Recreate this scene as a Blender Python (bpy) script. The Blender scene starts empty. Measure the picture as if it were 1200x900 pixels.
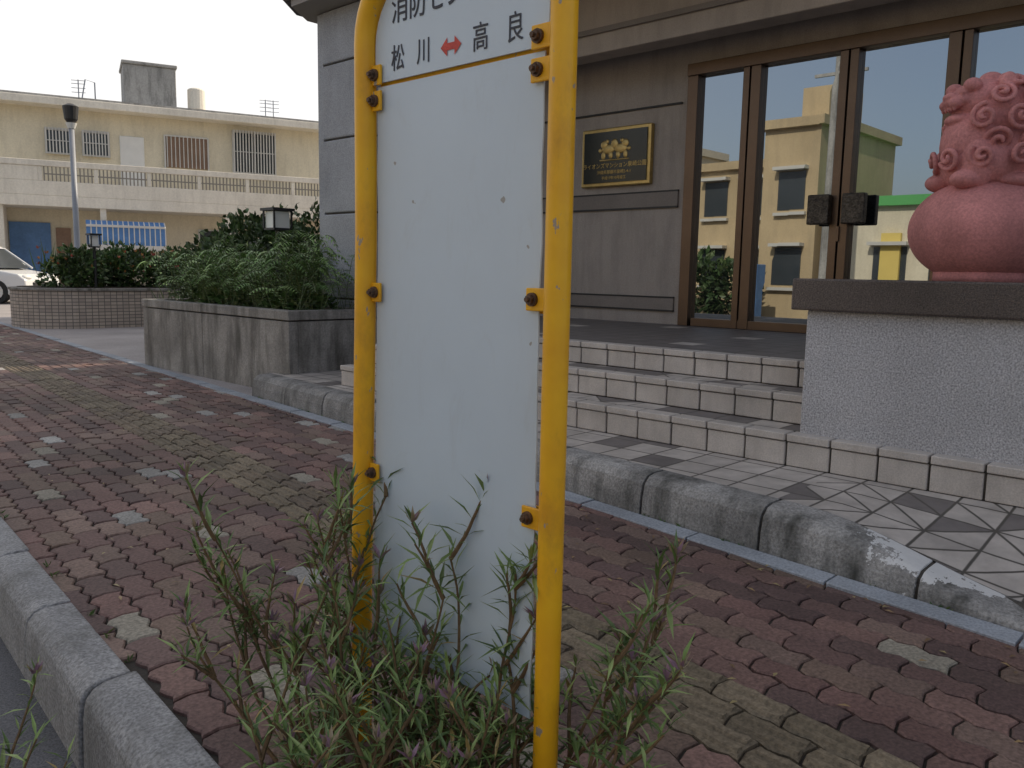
import bpy, math, random
from mathutils import Vector, Matrix, noise
random.seed(7)
K=0.7   # design units -> metres
sc=bpy.context.scene
sc.view_settings.view_transform='Standard'
sc.view_settings.look='None'
sc.view_settings.exposure=0
COL=sc.collection

# ------------------------------------------------------------------ materials
def nn(nt,t,**k):
    n=nt.nodes.new(t)
    for a,b in k.items(): setattr(n,a,b)
    return n
def base(name):
    m=bpy.data.materials.new(name); m.use_nodes=True
    nt=m.node_tree
    return m,nt,nt.nodes['Principled BSDF']
def mth(nt,op,a,b=None,c=None):
    n=nn(nt,'ShaderNodeMath',operation=op)
    for i,v in enumerate((a,b,c)):
        if v is None: continue
        if isinstance(v,(int,float)): n.inputs[i].default_value=v
        else: nt.links.new(v,n.inputs[i])
    return n.outputs[0]
def mixc(nt,f,a,b,mode='MIX'):
    n=nn(nt,'ShaderNodeMix',data_type='RGBA',blend_type=mode)
    for s,v in ((n.inputs[0],f),(n.inputs[6],a),(n.inputs[7],b)):
        if isinstance(v,(int,float)): s.default_value=v
        elif isinstance(v,tuple): s.default_value=(*v[:3],1)
        else: nt.links.new(v,s)
    return n.outputs[2]
def noi(nt,vec,scale,detail=3,rough=0.6):
    n=nn(nt,'ShaderNodeTexNoise'); n.inputs['Scale'].default_value=scale
    n.inputs['Detail'].default_value=detail; n.inputs['Roughness'].default_value=rough
    nt.links.new(vec,n.inputs['Vector']); return n.outputs[0]
def ramp(nt,v,a,b,c0=(0,0,0),c1=(1,1,1)):
    r=nn(nt,'ShaderNodeValToRGB'); r.color_ramp.elements[0].position=a; r.color_ramp.elements[1].position=b
    r.color_ramp.elements[0].color=(*c0,1); r.color_ramp.elements[1].color=(*c1,1)
    nt.links.new(v,r.inputs[0]); return r.outputs[0]
def bump(nt,bs,h,strength=0.3,dist=0.01):
    b=nn(nt,'ShaderNodeBump'); b.inputs['Strength'].default_value=strength; b.inputs['Distance'].default_value=dist
    nt.links.new(h,b.inputs['Height']); nt.links.new(b.outputs[0],bs.inputs['Normal'])
def mat(name,col,rough=0.8,var=0.25,vs=3,fine=0.15,fs=60,bmp=0.2,metal=0,streak=0,attr=None,spec=None,streakcol=(0.05,0.05,0.045),bd=0.004,patch=None):
    m,nt,bs=base(name)
    if var==0:
        bs.inputs['Base Color'].default_value=(*col,1); bs.inputs['Roughness'].default_value=rough; bs.inputs['Metallic'].default_value=metal
        return m
    tc=nn(nt,'ShaderNodeTexCoord').outputs['Object']
    if attr:
        a=nn(nt,'ShaderNodeAttribute',attribute_name=attr); c=a.outputs['Color']
    else: c=col
    n1=noi(nt,tc,vs); n2=noi(nt,tc,fs,2)
    f1=ramp(nt,n1,.3,.72,(1-var,)*3,(1+var*.3,)*3)
    c=mixc(nt,1,c,f1,'MULTIPLY')
    if fine>.06:
        f2=ramp(nt,n2,.3,.7,(1-fine,)*3,(1+fine*.6,)*3)
        c=mixc(nt,1,c,f2,'MULTIPLY')
    if streak:
        mp=nn(nt,'ShaderNodeMapping'); nt.links.new(tc,mp.inputs[0]); mp.inputs['Scale'].default_value=(1,1,.18)
        s=noi(nt,mp.outputs[0],6,4,.65); s=ramp(nt,s,.46,.7)
        s=mth(nt,'MULTIPLY',s,streak)
        c=mixc(nt,s,c,streakcol)
    if patch:
        (px,py,pz),rad,pc=patch
        vd=nn(nt,'ShaderNodeVectorMath',operation='DISTANCE'); nt.links.new(tc,vd.inputs[0]); vd.inputs[1].default_value=(px,py,pz)
        q=mth(nt,'ADD',mth(nt,'DIVIDE',vd.outputs['Value'],rad),mth(nt,'MULTIPLY',noi(nt,tc,14,5,.7),1.3))
        q2=mth(nt,'LESS_THAN',q,1.32)
        c=mixc(nt,mth(nt,'MULTIPLY',q2,.8),c,pc)
    nt.links.new(c,bs.inputs['Base Color'])
    bs.inputs['Roughness'].default_value=rough; bs.inputs['Metallic'].default_value=metal
    if spec is not None: bs.inputs['Specular IOR Level'].default_value=spec
    if bmp>.15: bump(nt,bs,n2,bmp,bd)
    return m

M={}
M['paver']=mat('paver_mat',(.2,.1,.1),.78,.3,2.0,.4,90,.5,attr='Col')
M['sand']=mat('joint_sand',(.055,.047,.04),.95,.3,5,.3,80,0)
M['kerb']=mat('kerb_concrete',(.36,.36,.37),.9,.45,2.5,.45,110,.7,streak=.55,streakcol=(.10,.10,.09))
M['kerb_dark']=mat('kerb_stained',(.36,.35,.34),.9,.5,3,.4,100,.7,streak=1.0,patch=((4.45*K,1.2*K,.17*K),.36,(.72,.72,.72)))
M['strip']=mat('strip_concrete',(.36,.39,.44),.85,.35,3,.3,100,.4,streak=.3)
M['asphalt']=mat('asphalt',(.13,.13,.14),.9,.3,2,.5,180,.8)
M['ground']=mat('ground_mat',(.22,.21,.20),.95,.3,.3,.3,20,0)
M['forecourt']=mat('forecourt_mat',(.36,.33,.325),.9,.25,1,.25,60,0)
M['conc']=mat('planter_concrete',(.36,.34,.315),.9,.4,2.5,.25,70,.5,streak=.8,streakcol=(.06,.055,.045))
M['soil']=mat('soil',(.05,.035,.025),1,.4,6,.4,60,.8)
M['column']=mat('column_stone',(.40,.41,.44),.85,.2,1.5,.35,140,.4,streak=.12)
M['wall']=mat('facade_wall',(.42,.37,.335),.85,.2,1.2,.16,120,.25,streak=.25)
M['band']=mat('facade_band',(.24,.21,.19),.8,.15,2,.15,120,0)
M['beam']=mat('canopy_beam',(.46,.40,.355),.85,.2,1,.1,90,0,streak=.2)
M['ceil']=mat('canopy_ceiling',(.36,.33,.31),.85,.15,1,.1,90,0)
M['eave']=mat('eave_dark',(.06,.06,.07),.6,.15,1,.1,90,0)
M['tile_white']=mat('riser_tile',(.58,.53,.49),.5,.28,3,.16,160,.2,streak=.3,streakcol=(.2,.17,.15))
M['grout']=mat('grout',(.09,.08,.07),.95,.3,5,.3,80,0)
M['granite']=mat('pedestal_render',(.58,.57,.59),.85,.22,1.3,.5,130,.6,streak=.2,streakcol=(.3,.3,.3))
M['capstone']=mat('cap_granite',(.115,.09,.08),.5,.35,2,.6,160,.3)
M['pink']=mat('pink_paint',(.60,.245,.235),.8,.3,5,.2,90,.5,streak=.15,streakcol=(.25,.10,.09))
M['bronze']=mat('door_bronze',(.15,.10,.07),.38,.15,3,.1,150,0,metal=.75)
M['handle']=mat('handle_bronze',(.10,.085,.07),.45,.5,18,.5,60,.8,metal=.7,bd=.01)
M['gold']=mat('gold',(.55,.40,.16),.4,.2,10,.1,60,0,metal=.8)
M['plaque']=mat('plaque_black',(.012,.016,.014),.25,0)
M['cream']=mat('cream_wall',(.80,.73,.57),.9,.16,.5,.08,20,0,streak=.22,streakcol=(.36,.32,.24))
M['cream2']=mat('balcony_wall',(.82,.77,.67),.9,.15,.5,.08,20,0,streak=.25,streakcol=(.36,.32,.26))
M['cream3']=mat('tan_wall',(.60,.47,.29),.9,.2,.5,.08,20,0,streak=.25,streakcol=(.3,.25,.18))
M['roofconc']=mat('roof_concrete',(.44,.43,.41),.9,.3,.8,.15,20,0,streak=.5)
M['dkglass']=mat('window_glass',(.05,.06,.07),.12,0)
M['frame']=mat('alu_frame',(.62,.61,.58),.5,.1,3,.05,20,0)
M['framedk']=mat('grille_dark',(.26,.24,.21),.6,.1,3,.05,20,0)
M['blue']=mat('blue_awning',(.09,.22,.48),.7,.2,3,.1,20,0)
M['bluedoor']=mat('blue_shutter',(.12,.25,.5),.6,.2,3,.1,20,0)
M['brownwin']=mat('louver_brown',(.30,.19,.13),.6,.2,3,.1,20,0)
M['curtain']=mat('door_white',(.8,.8,.78),.7,.08,3,.05,20,0)
M['steel']=mat('lamp_post_paint',(.30,.32,.36),.5,.15,3,.1,60,0)
M['black']=mat('black_metal',(.02,.02,.022),.5,0)
M['lampglass']=mat('lamp_glass',(.78,.79,.76),.3,0)
M['carpaint']=mat('car_paint',(.68,.69,.70),.25,0)
M['rubber']=mat('rubber',(.02,.02,.02),.8,0)
M['ink']=mat('sign_ink',(.05,.055,.08),.6,.3,60,.3,200,0)
M['inkred']=mat('sign_red',(.66,.08,.06),.6,.2,40,.2,200,0)
M['bolt']=mat('rusty_bolt',(.16,.10,.07),.6,.4,60,.3,200,.3,metal=.5)
M['green']=mat('green_band',(.12,.45,.14),.7,.1,1,.05,20,0)
M['yband']=mat('yellow_panel',(.80,.62,.18),.7,.1,1,.05,20,0)
M['bark']=mat('stem_bark',(.19,.12,.06),.9,.3,20,.3,100,0)

def leafmat(name):
    m,nt,bs=base(name)
    a=nn(nt,'ShaderNodeAttribute',attribute_name='Col')
    bs.inputs['Roughness'].default_value=.5
    nt.links.new(a.outputs['Color'],bs.inputs['Base Color'])
    return m
M['leaf']=leafmat('leaf_mat')

def yellow():
    m,nt,bs=base('yellow_paint')
    tc=nn(nt,'ShaderNodeTexCoord').outputs['Object']
    c=mixc(nt,ramp(nt,noi(nt,tc,9,3),.35,.7),(.92,.50,.012),(.82,.40,.012))
    mp=nn(nt,'ShaderNodeMapping'); nt.links.new(tc,mp.inputs[0]); mp.inputs['Scale'].default_value=(1,1,.5)
    gr=ramp(nt,noi(nt,mp.outputs[0],14,6,.7),.52,.8); c=mixc(nt,mth(nt,'MULTIPLY',gr,.5),c,(.35,.16,.03))
    chip=ramp(nt,noi(nt,mp.outputs[0],38,4,.6),.66,.68)
    c=mixc(nt,chip,c,(.36,.30,.24))
    nt.links.new(c,bs.inputs['Base Color']); bs.inputs['Roughness'].default_value=.42
    bump(nt,bs,noi(nt,tc,50,3),.12,.002)
    return m
M['yellow']=yellow()
def board():
    m,nt,bs=base('sign_board_paint')
    tc=nn(nt,'ShaderNodeTexCoord').outputs['Object']
    c=mixc(nt,ramp(nt,noi(nt,tc,3.2,4,.6),.35,.7),(.60,.70,.80),(.565,.655,.745))
    sm=nn(nt,'ShaderNodeMapping'); nt.links.new(tc,sm.inputs[0]); sm.inputs['Scale'].default_value=(1,1.6,.5); sm.inputs['Rotation'].default_value=(.5,0,0)
    n=noi(nt,sm.outputs[0],7,6,.75); n.node.inputs['Distortion'].default_value=1.2
    c=mixc(nt,mth(nt,'MULTIPLY',ramp(nt,n,.55,.72),.2),c,(.43,.46,.48))
    sp=ramp(nt,noi(nt,tc,30,2),.75,.765); c=mixc(nt,mth(nt,'MULTIPLY',sp,.7),c,(.24,.2,.16))
    nt.links.new(c,bs.inputs['Base Color']); bs.inputs['Roughness'].default_value=.35
    bump(nt,bs,noi(nt,tc,6,2),.15,.004)
    return m
M['board']=board()

def tilefloor(name='mosaic_floor',size=.2,diag=.45,dark=.45):
    m,nt,bs=base(name)
    tc=nn(nt,'ShaderNodeTexCoord').outputs['Object']
    sx=nn(nt,'ShaderNodeSeparateXYZ'); nt.links.new(tc,sx.inputs[0])
    x=mth(nt,'DIVIDE',sx.outputs[0],size); y=mth(nt,'DIVIDE',sx.outputs[1],size)
    fx=mth(nt,'FRACT',x); fy=mth(nt,'FRACT',y); ix=mth(nt,'FLOOR',x); iy=mth(nt,'FLOOR',y)
    cv=nn(nt,'ShaderNodeCombineXYZ'); nt.links.new(ix,cv.inputs[0]); nt.links.new(iy,cv.inputs[1])
    wn=nn(nt,'ShaderNodeTexWhiteNoise'); nt.links.new(cv.outputs[0],wn.inputs[0]); r=wn.outputs[0]
    ex=mth(nt,'MINIMUM',fx,mth(nt,'SUBTRACT',1,fx)); ey=mth(nt,'MINIMUM',fy,mth(nt,'SUBTRACT',1,fy))
    e=mth(nt,'MINIMUM',ex,ey)
    if isinstance(diag,str):
        isd=mth(nt,'MULTIPLY',mth(nt,'LESS_THAN',r,.75),mth(nt,'LESS_THAN',sx.outputs[1],2.1*K))
    else: isd=mth(nt,'LESS_THAN',r,diag)
    flip=mth(nt,'GREATER_THAN',mth(nt,'FRACT',mth(nt,'MULTIPLY',r,37)),.5)
    fyy=mth(nt,'ABSOLUTE',mth(nt,'SUBTRACT',fy,flip))
    dd=mth(nt,'SUBTRACT',fx,fyy)
    dl=mth(nt,'ADD',mth(nt,'MULTIPLY',mth(nt,'ABSOLUTE',dd),.7),mth(nt,'SUBTRACT',1,isd))
    e=mth(nt,'MINIMUM',e,dl)
    joint=ramp(nt,e,.018,.04,(1,1,1),(0,0,0))
    side=mth(nt,'MULTIPLY',mth(nt,'GREATER_THAN',dd,0),isd)
    cv2=nn(nt,'ShaderNodeCombineXYZ'); nt.links.new(r,cv2.inputs[0]); nt.links.new(side,cv2.inputs[1])
    wn2=nn(nt,'ShaderNodeTexWhiteNoise'); nt.links.new(cv2.outputs[0],wn2.inputs[0]); r2=wn2.outputs[0]
    c=mixc(nt,mth(nt,'GREATER_THAN',r2,1-dark),mixc(nt,r2,(.56,.51,.47),(.44,.40,.37)),(.19,.17,.165))
    c=mixc(nt,1,c,ramp(nt,noi(nt,tc,8,4),.3,.75,(.68,.68,.68),(1.08,1.08,1.08)),'MULTIPLY')
    c=mixc(nt,joint,c,(.075,.068,.06))
    nt.links.new(c,bs.inputs['Base Color']); bs.inputs['Roughness'].default_value=.55
    return m
M['tilefloor']=tilefloor(size=.19,diag='ramp',dark=.16)
M['tread']=tilefloor('tread_floor',.18,.5,.65)
M['platform']=tilefloor('platform_floor',.2,.0,.93)

def mosaicwall():
    m,nt,bs=base('mosaic_brick')
    uv=nn(nt,'ShaderNodeUVMap').outputs[0]
    b=nn(nt,'ShaderNodeTexBrick'); nt.links.new(uv,b.inputs['Vector'])
    b.inputs['Color1'].default_value=(.50,.42,.35,1); b.inputs['Color2'].default_value=(.36,.30,.26,1); b.inputs['Mortar'].default_value=(.13,.12,.11,1)
    b.inputs['Scale'].default_value=1; b.inputs['Brick Width'].default_value=.10; b.inputs['Row Height'].default_value=.055; b.inputs['Mortar Size'].default_value=.006; b.offset=0
    nt.links.new(b.outputs[0],bs.inputs['Base Color']); bs.inputs['Roughness'].default_value=.7
    return m
M['mosaic']=mosaicwall()

def doorglass():
    m,nt,bs=base('door_glass')
    bs.inputs['Base Color'].default_value=(.012,.013,.014,1); bs.inputs['Roughness'].default_value=.02
    g=nn(nt,'ShaderNodeBsdfGlossy'); g.inputs['Roughness'].default_value=.005; g.inputs[0].default_value=(.84,.92,1,1)
    mx=nn(nt,'ShaderNodeMixShader'); mx.inputs[0].default_value=.33
    nt.links.new(bs.outputs[0],mx.inputs[1]); nt.links.new(g.outputs[0],mx.inputs[2])
    nt.links.new(mx.outputs[0],nt.nodes['Material Output'].inputs[0])
    return m
M['doorglass']=doorglass()

# ------------------------------------------------------------------ mesh builder (coordinates: t=X toward building, s=Y along street, design units)
class B:
    def __init__(s): s.v=[];s.f=[];s.c=[]
    def add(s,vs,fs,M4=None,col=None):
        o=len(s.v)
        for p in vs:
            p=Vector(p)
            if M4 is not None: p=M4@p
            s.v.append(p*K)
        for f in fs:
            s.f.append(tuple(i+o for i in f)); s.c.append(col)
    def box(s,x0,x1,y0,y1,z0,z1,M4=None,col=None):
        x0,x1=sorted((x0,x1)); y0,y1=sorted((y0,y1)); z0,z1=sorted((z0,z1))
        s.add([(x0,y0,z0),(x1,y0,z0),(x1,y1,z0),(x0,y1,z0),(x0,y0,z1),(x1,y0,z1),(x1,y1,z1),(x0,y1,z1)],
              [(3,2,1,0),(4,5,6,7),(0,1,5,4),(1,2,6,5),(2,3,7,6),(3,0,4,7)],M4,col)
    def tube(s,pts,r,n=12,M4=None,col=None,cap=True):
        pts=[Vector(p) for p in pts]; rs=r if isinstance(r,(list,tuple)) else [r]*len(pts)
        vs=[];fs=[];up=None
        for i,p in enumerate(pts):
            d=(pts[min(i+1,len(pts)-1)]-pts[max(i-1,0)]).normalized()
            if up is None: up=d.orthogonal().normalized()
            a=(up-d*up.dot(d)).normalized(); up=a; b=d.cross(a)
            for j in range(n):
                th=2*math.pi*j/n; vs.append(p+(a*math.cos(th)+b*math.sin(th))*rs[i])
        for i in range(len(pts)-1):
            for j in range(n):
                k=(j+1)%n; fs.append((i*n+j,i*n+k,(i+1)*n+k,(i+1)*n+j))
        if cap: fs.append(tuple(range(n))[::-1]); fs.append(tuple((len(pts)-1)*n+j for j in range(n)))
        s.add(vs,fs,M4,col)
    def sphere(s,c,r,M4=None,nu=20,nv=12,col=None):
        if not isinstance(r,(tuple,list)): r=(r,r,r)
        vs=[(c[0],c[1],c[2]-r[2])]
        for i in range(1,nv):
            ph=-math.pi/2+math.pi*i/nv
            for j in range(nu):
                th=2*math.pi*j/nu
                vs.append((c[0]+r[0]*math.cos(ph)*math.cos(th),c[1]+r[1]*math.cos(ph)*math.sin(th),c[2]+r[2]*math.sin(ph)))
        vs.append((c[0],c[1],c[2]+r[2])); fs=[]
        for j in range(nu): fs.append((0,1+(j+1)%nu,1+j))
        for i in range(nv-2):
            for j in range(nu):
                k=(j+1)%nu; fs.append((1+i*nu+j,1+i*nu+k,1+(i+1)*nu+k,1+(i+1)*nu+j))
        o=1+(nv-2)*nu
        for j in range(nu): fs.append((o+j,o+(j+1)%nu,len(vs)-1))
        s.add(vs,fs,M4,col)
    def prism(s,poly,z0,z1,M4=None,col=None):
        n=len(poly); vs=[(p[0],p[1],z0) for p in poly]+[(p[0],p[1],z1) for p in poly]
        fs=[tuple(range(n))[::-1],tuple(range(n,2*n))]+[(i,(i+1)%n,n+(i+1)%n,n+i) for i in range(n)]
        s.add(vs,fs,M4,col)
    def obj(s,name,m,parent=None,bevel=0,smooth=False,seg=2):
        me=bpy.data.meshes.new(name); me.from_pydata([tuple(v) for v in s.v],[],s.f); me.update()
        if any(c is not None for c in s.c):
            at=me.color_attributes.new('Col','FLOAT_COLOR','CORNER')
            buf=[]
            for p,c in zip(me.polygons,s.c):
                c=c or (1,1,1); buf+= [c[0],c[1],c[2],1.0]*p.loop_total
            at.data.foreach_set('color',buf)
        if smooth: me.polygons.foreach_set('use_smooth',[True]*len(me.polygons))
        me.materials.append(M[m] if isinstance(m,str) else m)
        o=bpy.data.objects.new(name,me); COL.objects.link(o)
        if parent: o.parent=parent
        if bevel:
            b=o.modifiers.new('Bevel','BEVEL'); b.width=bevel; b.segments=seg; b.limit_method='ANGLE'
        return o
def empty(name,parent=None):
    e=bpy.data.objects.new(name,None); COL.objects.link(e); e.empty_display_size=.2
    if parent: e.parent=parent
    return e
def T(a): return .125*a if a<6 else .75+.1*(a-6)
def KS(a): return -.032*max(0,min(a-1.5,6))     # road kerb drifts slightly outward
def rnd(a,b_): return random.uniform(a,b_)

# ------------------------------------------------------------------ ground, road
b=B(); b.add([(-900,-900,-.33),(900,-900,-.33),(900,900,-.33),(-900,900,-.33)],[(0,1,2,3)]); b.obj('ground','ground')
A=[-30,-10,0,1.5,3,4.5,6,7.5,12,20,40,90]
def strip_(lo,hi,z,name,m,ks=(0,0)):
    b=B(); vs=[];fs=[]
    for a in A: vs+=[(T(a)+lo+ks[0]*KS(a),a,z),(hi if hi>20 else T(a)+hi+ks[1]*KS(a),a,z)]
    for i in range(len(A)-1): fs.append((2*i,2*i+1,2*i+3,2*i+2))
    b.add(vs,fs); return b.obj(name,m)
strip_(-9,.68,-.30,'road','asphalt',(0,1)); strip_(-4.3,-4.1,-.293,'road_marking','curtain')
strip_(3.8,70,-.006,'forecourt_ground','forecourt'); strip_(.8,3.85,-.018,'paver_bedding','sand',(1,0))
b=B(); vs=[];fs=[]
for i,a in enumerate(A): vs+=[(T(a)-12,a,-.1),(T(a)-9,a,-.1),(T(a)-9,a,-.33)]
for i in range(len(A)-1):
    fs.append((3*i,3*i+1,3*i+4,3*i+3)); fs.append((3*i+1,3*i+2,3*i+5,3*i+4))
b.add(vs,fs); b.obj('opposite_pavement','forecourt')

# pavers
L=.286;H=.143
def tri(x):
    x=x%1.0
    return 4*x if x<.25 else (2-4*x if x<.75 else 4*x-4)
def pavcol(tact,a,bb):
    r=random.random()
    if tact:
        c=random.choice([(.185,.148,.10),(.17,.13,.09),(.20,.16,.11),(.15,.115,.085)])
    elif r<.045: c=random.choice([(.37,.36,.345),(.31,.30,.285),(.33,.30,.245)])
    else: c=random.choice([(.205,.122,.105),(.165,.098,.088),(.235,.14,.12),(.14,.088,.08),(.19,.128,.10),(.215,.145,.12),(.13,.08,.075),(.18,.102,.09)])
    n=1+.4*noise.noise(Vector((a*.55,bb*.9,2)))
    k=rnd(.8,1.15)*n; return (c[0]*k,c[1]*k,c[2]*k)
b=B()
nr=int((3.76-.86)/H)
for r in range(-2,nr+1):
    b0=.84+r*H
    tact = 9<=r<=11
    a=-7.0+(L/2 if r%2 else 0)
    while a<46:
        if r<0 and b0+H*.5 < .84+KS(a)-.02:
            a+=L; continue
        N=8 if a<12 else 4
        amp=.017 if not tact else .011
        pts=[]
        for i in range(N): x=a+L*i/N; pts.append((x,b0+amp*tri(x/(L/2))))
        pts.append((a+L,b0+amp*tri((a+L)/(L/2)))); pts.append((a+L+.014,b0+H*.5))
        for i in range(N,-1,-1): x=a+L*i/N; pts.append((x,b0+H+amp*tri(x/(L/2))))
        pts.append((a+.014,b0+H*.5))
        cx=a+L/2; cy=b0+H/2
        def ins(p,d):
            vx,vy=p[0]-cx,p[1]-cy
            return (p[0]-d*(1 if vx>0 else -1)*(min(1,abs(vx)/(L*.42)))**2, p[1]-d*(1 if vy>0 else -1)*(min(1,abs(vy)/(H*.38))))
        z=rnd(-.004,.002)+.006*noise.noise(Vector((a*.8,b0*1.5,0))); tx=rnd(-.03,.03); ty=rnd(-.04,.04)
        def zz(p): return z+tx*(p[0]-cx)+ty*(p[1]-cy)
        n=len(pts); j0=rnd(.002,.007)
        p1=[ins(p,j0) for p in pts]; p2=[ins(p,j0+.007) for p in pts]
        vs=[(T(p[0])+p[1],p[0],-.02) for p in p1]+[(T(p[0])+p[1],p[0],zz(p)-.006) for p in p1]+[(T(p[0])+p[1],p[0],zz(p)) for p in p2]
        fs=[tuple(range(2*n,3*n))[::-1]]
        for i in range(n):
            j=(i+1)%n
            fs.append((i,n+i,n+j,j)); fs.append((n+i,2*n+i,2*n+j,n+j))
        c=pavcol(tact,a,b0)
        b.add(vs,fs,None,c)
        if tact and a<30 :
            for q in (.28,.72):
                yy=b0+H*q
                cc=tuple(min(1,u*1.12) for u in c)
                P=[(a+L*u,yy+.008*tri((a+L*u)/(L/2))) for u in (.07,.25,.5,.75,.93)]
                vs=[];fs=[]
                for (x,y) in P:
                    for dy,dz in ((-.020,.0),(-.013,.010),(.013,.010),(.020,.0)): vs.append((T(x)+y+dy,x,zz((x,y))+dz))
                for i in range(4):
                    for j in range(3): fs.append((4*i+j,4*i+4+j,4*i+5+j,4*i+1+j))
                fs.append((0,1,2,3)); fs.append((19,18,17,16))
                b.add(vs,fs,None,cc)
        a+=L
b.obj('brick_pavement','paver')

def sweep(bld,prof,a0,a1,n=3,hf=None,ks=0):
    vs=[];fs=[];m=len(prof)
    for i in range(n+1):
        a=a0+(a1-a0)*i/n; h=hf(a) if hf else 1
        for (bb,z) in prof: vs.append((T(a)+bb+ks*KS(a),a,z*h if (hf and z>0) else z))
    for i in range(n):
        for j in range(m-1): fs.append((i*m+j,(i+1)*m+j,(i+1)*m+j+1,i*m+j+1))
    fs.append(tuple(range(m))); fs.append(tuple(n*m+j for j in range(m))[::-1])
    bld.add(vs,fs)
b=B(); a=-7.3
while a<46:
    d=rnd(-.006,.006)
    prof=[(.645+d,-.32),(.652+d,-.10),(.662+d,-.035),(.69+d,-.002),(.73+d,.012),(.845+d,.012+d),(.85+d,-.05),(.85+d,-.32)]
    sweep(b,prof,a+.006,a+.85,2,None,1); a+=.86
k=b.obj('road_kerb','kerb',bevel=.007)
b=B(); sweep(b,[(.66,-.32),(.675,-.05),(.70,-.012),(.84,-.006),(.845,-.32)],-7,46,100,None,1); b.obj('kerb_joint_mortar','grout',parent=k)
b=B(); a=-7.0
while a<46:
    dz=rnd(-.005,.005)
    sweep(b,[(3.755,-.05),(3.755,.008+dz),(3.762,.013+dz),(3.895,.013+dz),(3.902,.008+dz),(3.902,-.05)],a+.005,a+.85,2); a+=.86
b.obj('edging_strip','strip')
def hk(a):
    if a>=1.9: return .25
    if a<=.6: return .035
    u=(a-.6)/1.3; u=u*u*(3-2*u); return .035+.215*u
b=B(); a=8.95
prof=[(3.915,-.05),(3.925,.45),(3.945,.78),(3.99,.95),(4.05,1.0),(4.17,1.0),(4.175,.9),(4.175,-.05)]
while a>-6:
    d=rnd(-.006,.006)
    sweep(b,[(p[0]+d,p[1]) for p in prof],a-.85,a-.008,8,hk); a-=.86
k=b.obj('entrance_kerb','kerb_dark',bevel=.006)
b=B(); sweep(b,[(3.93,-.05),(3.945,.42),(3.96,.74),(4.0,.9),(4.16,.95),(4.165,-.05)],-6.5,8.95,60,hk); b.obj('joint_mortar','grout',parent=k)

# ------------------------------------------------------------------ entrance building
bd=empty('entrance_building')
S1,S0=7.55,-8.0
SP=8.70
b=B(); vs=[];fs=[]; n=90;m=6
for i in range(n+1):
    a=S0+(8.95-S0)*i/n
    for j in range(m+1):
        u=j/m; t0=T(a)+4.178; t1=5.26
        vs.append((t0+(t1-t0)*u,a,(hk(a)-.004)*(1-u)+.25*u))
for i in range(n):
    for j in range(m): fs.append((i*(m+1)+j,i*(m+1)+j+1,(i+1)*(m+1)+j+1,(i+1)*(m+1)+j))
b.add(vs,fs)
b.add([(5.26,S1-.1,.247),(6.75,S1-.1,.247),(6.75,SP+.02,.247),(5.26,SP+.02,.247)],[(0,1,2,3)])
b.obj('lower_tiled_floor','tilefloor',parent=bd)
NZ=[(5.25,.25,.47),(5.63,.47,.68),(6.03,.68,.88)]
tw=.30
core=B(); tiles=B()
for i,(t,z0,z1) in enumerate(NZ):
    te=NZ[i+1][0] if i<2 else 9.2
    core.box(t+.02,te+.3 if i<2 else 6.4,S0,S1,z0-.2,z1-.012)
    s=S1-.01
    while s>S0:
        d=rnd(-.004,.004)
        tiles.box(t+d,t+.03,s-tw+.014,s,z0+.004,z1-.058)
        tiles.box(t-.014+d*.5,t+.13,s-tw+.014,s,z1-.05,z1+.001)
        s-=tw
core.obj('step_core','grout',parent=bd)
tiles.obj('step_tiles','tile_white',parent=bd,bevel=.005)
for i,(t,z0,z1) in enumerate(NZ[:2]):
    b=B(); b.box(t+.14,NZ[i+1][0]+.015,S0,S1,z1-.02,z1-.003); b.obj('step_tread_%d'%i,'tread',parent=bd)
b=B(); b.box(6.17,9.2,S0,S1,.80,.877); b.box(6.75,9.2,S1+.002,10.6,.0,.877); b.obj('platform_floor','platform',parent=bd)
b=B(); b.box(6.66,9.15,SP,SP+.15,.2,1.0); b.obj('garden_side_wall','conc',parent=bd,bevel=.006)
b=B()
b.box(9.2,9.5,5.80,10.6,.877,4.9)
b.box(9.2,9.5,S0,1.78,.877,4.9)
b.box(9.2,9.5,1.781,5.799,4.02,4.9)
b.obj('front_wall','wall',parent=bd)
b=B()
for z0,z1 in ((1.05,1.22),(2.36,2.56)):
    b.box(9.17,9.201,5.9,10.5,z0,z1)
    b.box(9.17,9.201,S0,1.7,z0,z1)
b.obj('wall_bands','band',parent=bd,bevel=.004)
b=B()
for z in (1.05,1.22,2.36,2.56,3.62):
    b.box(9.165,9.2015,5.9,10.5,z-.010,z+.010)
b.obj('wall_grooves','black',parent=bd)
b=B(); b.box(8.3,8.62,S0,10.6,4.14,4.9); b.obj('canopy_beam','beam',parent=bd,bevel=.01)
b=B(); b.box(8.25,8.29,S0,10.6,4.36,4.42); b.obj('beam_trim','band',parent=bd)
b=B(); b.prism([(6.3,S0),(9.5,S0),(9.5,10.5),(6.8,10.5),(6.3,10.1)],4.901,5.0); b.obj('canopy_ceiling','ceil',parent=bd)
b=B(); b.prism([(6.2,S0),(16,S0),(16,10.7),(6.75,10.7),(6.2,10.2)],5.002,5.6); b.obj('canopy_roof','eave',parent=bd,bevel=.01)
b=B(); b.box(6.8,16,S0-.1,10.3,5.6,10.6); b.box(9.5,16,S0-.1,10.3,0,5.0); b.obj('upper_storeys','wall',parent=bd)
b=B()
for z in (6.6,):
    for s in (-6,-3,0,3,6,8.6):
        b.box(6.76,6.9,s,s+1.5,z,z+1.9)
b.obj('upper_windows','dkglass',parent=bd)
b=B(); b.box(6.6,16.2,S0-.3,10.5,10.6,11.0); b.obj('roof_parapet','roofconc',parent=bd)
b=B(); z=0
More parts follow.
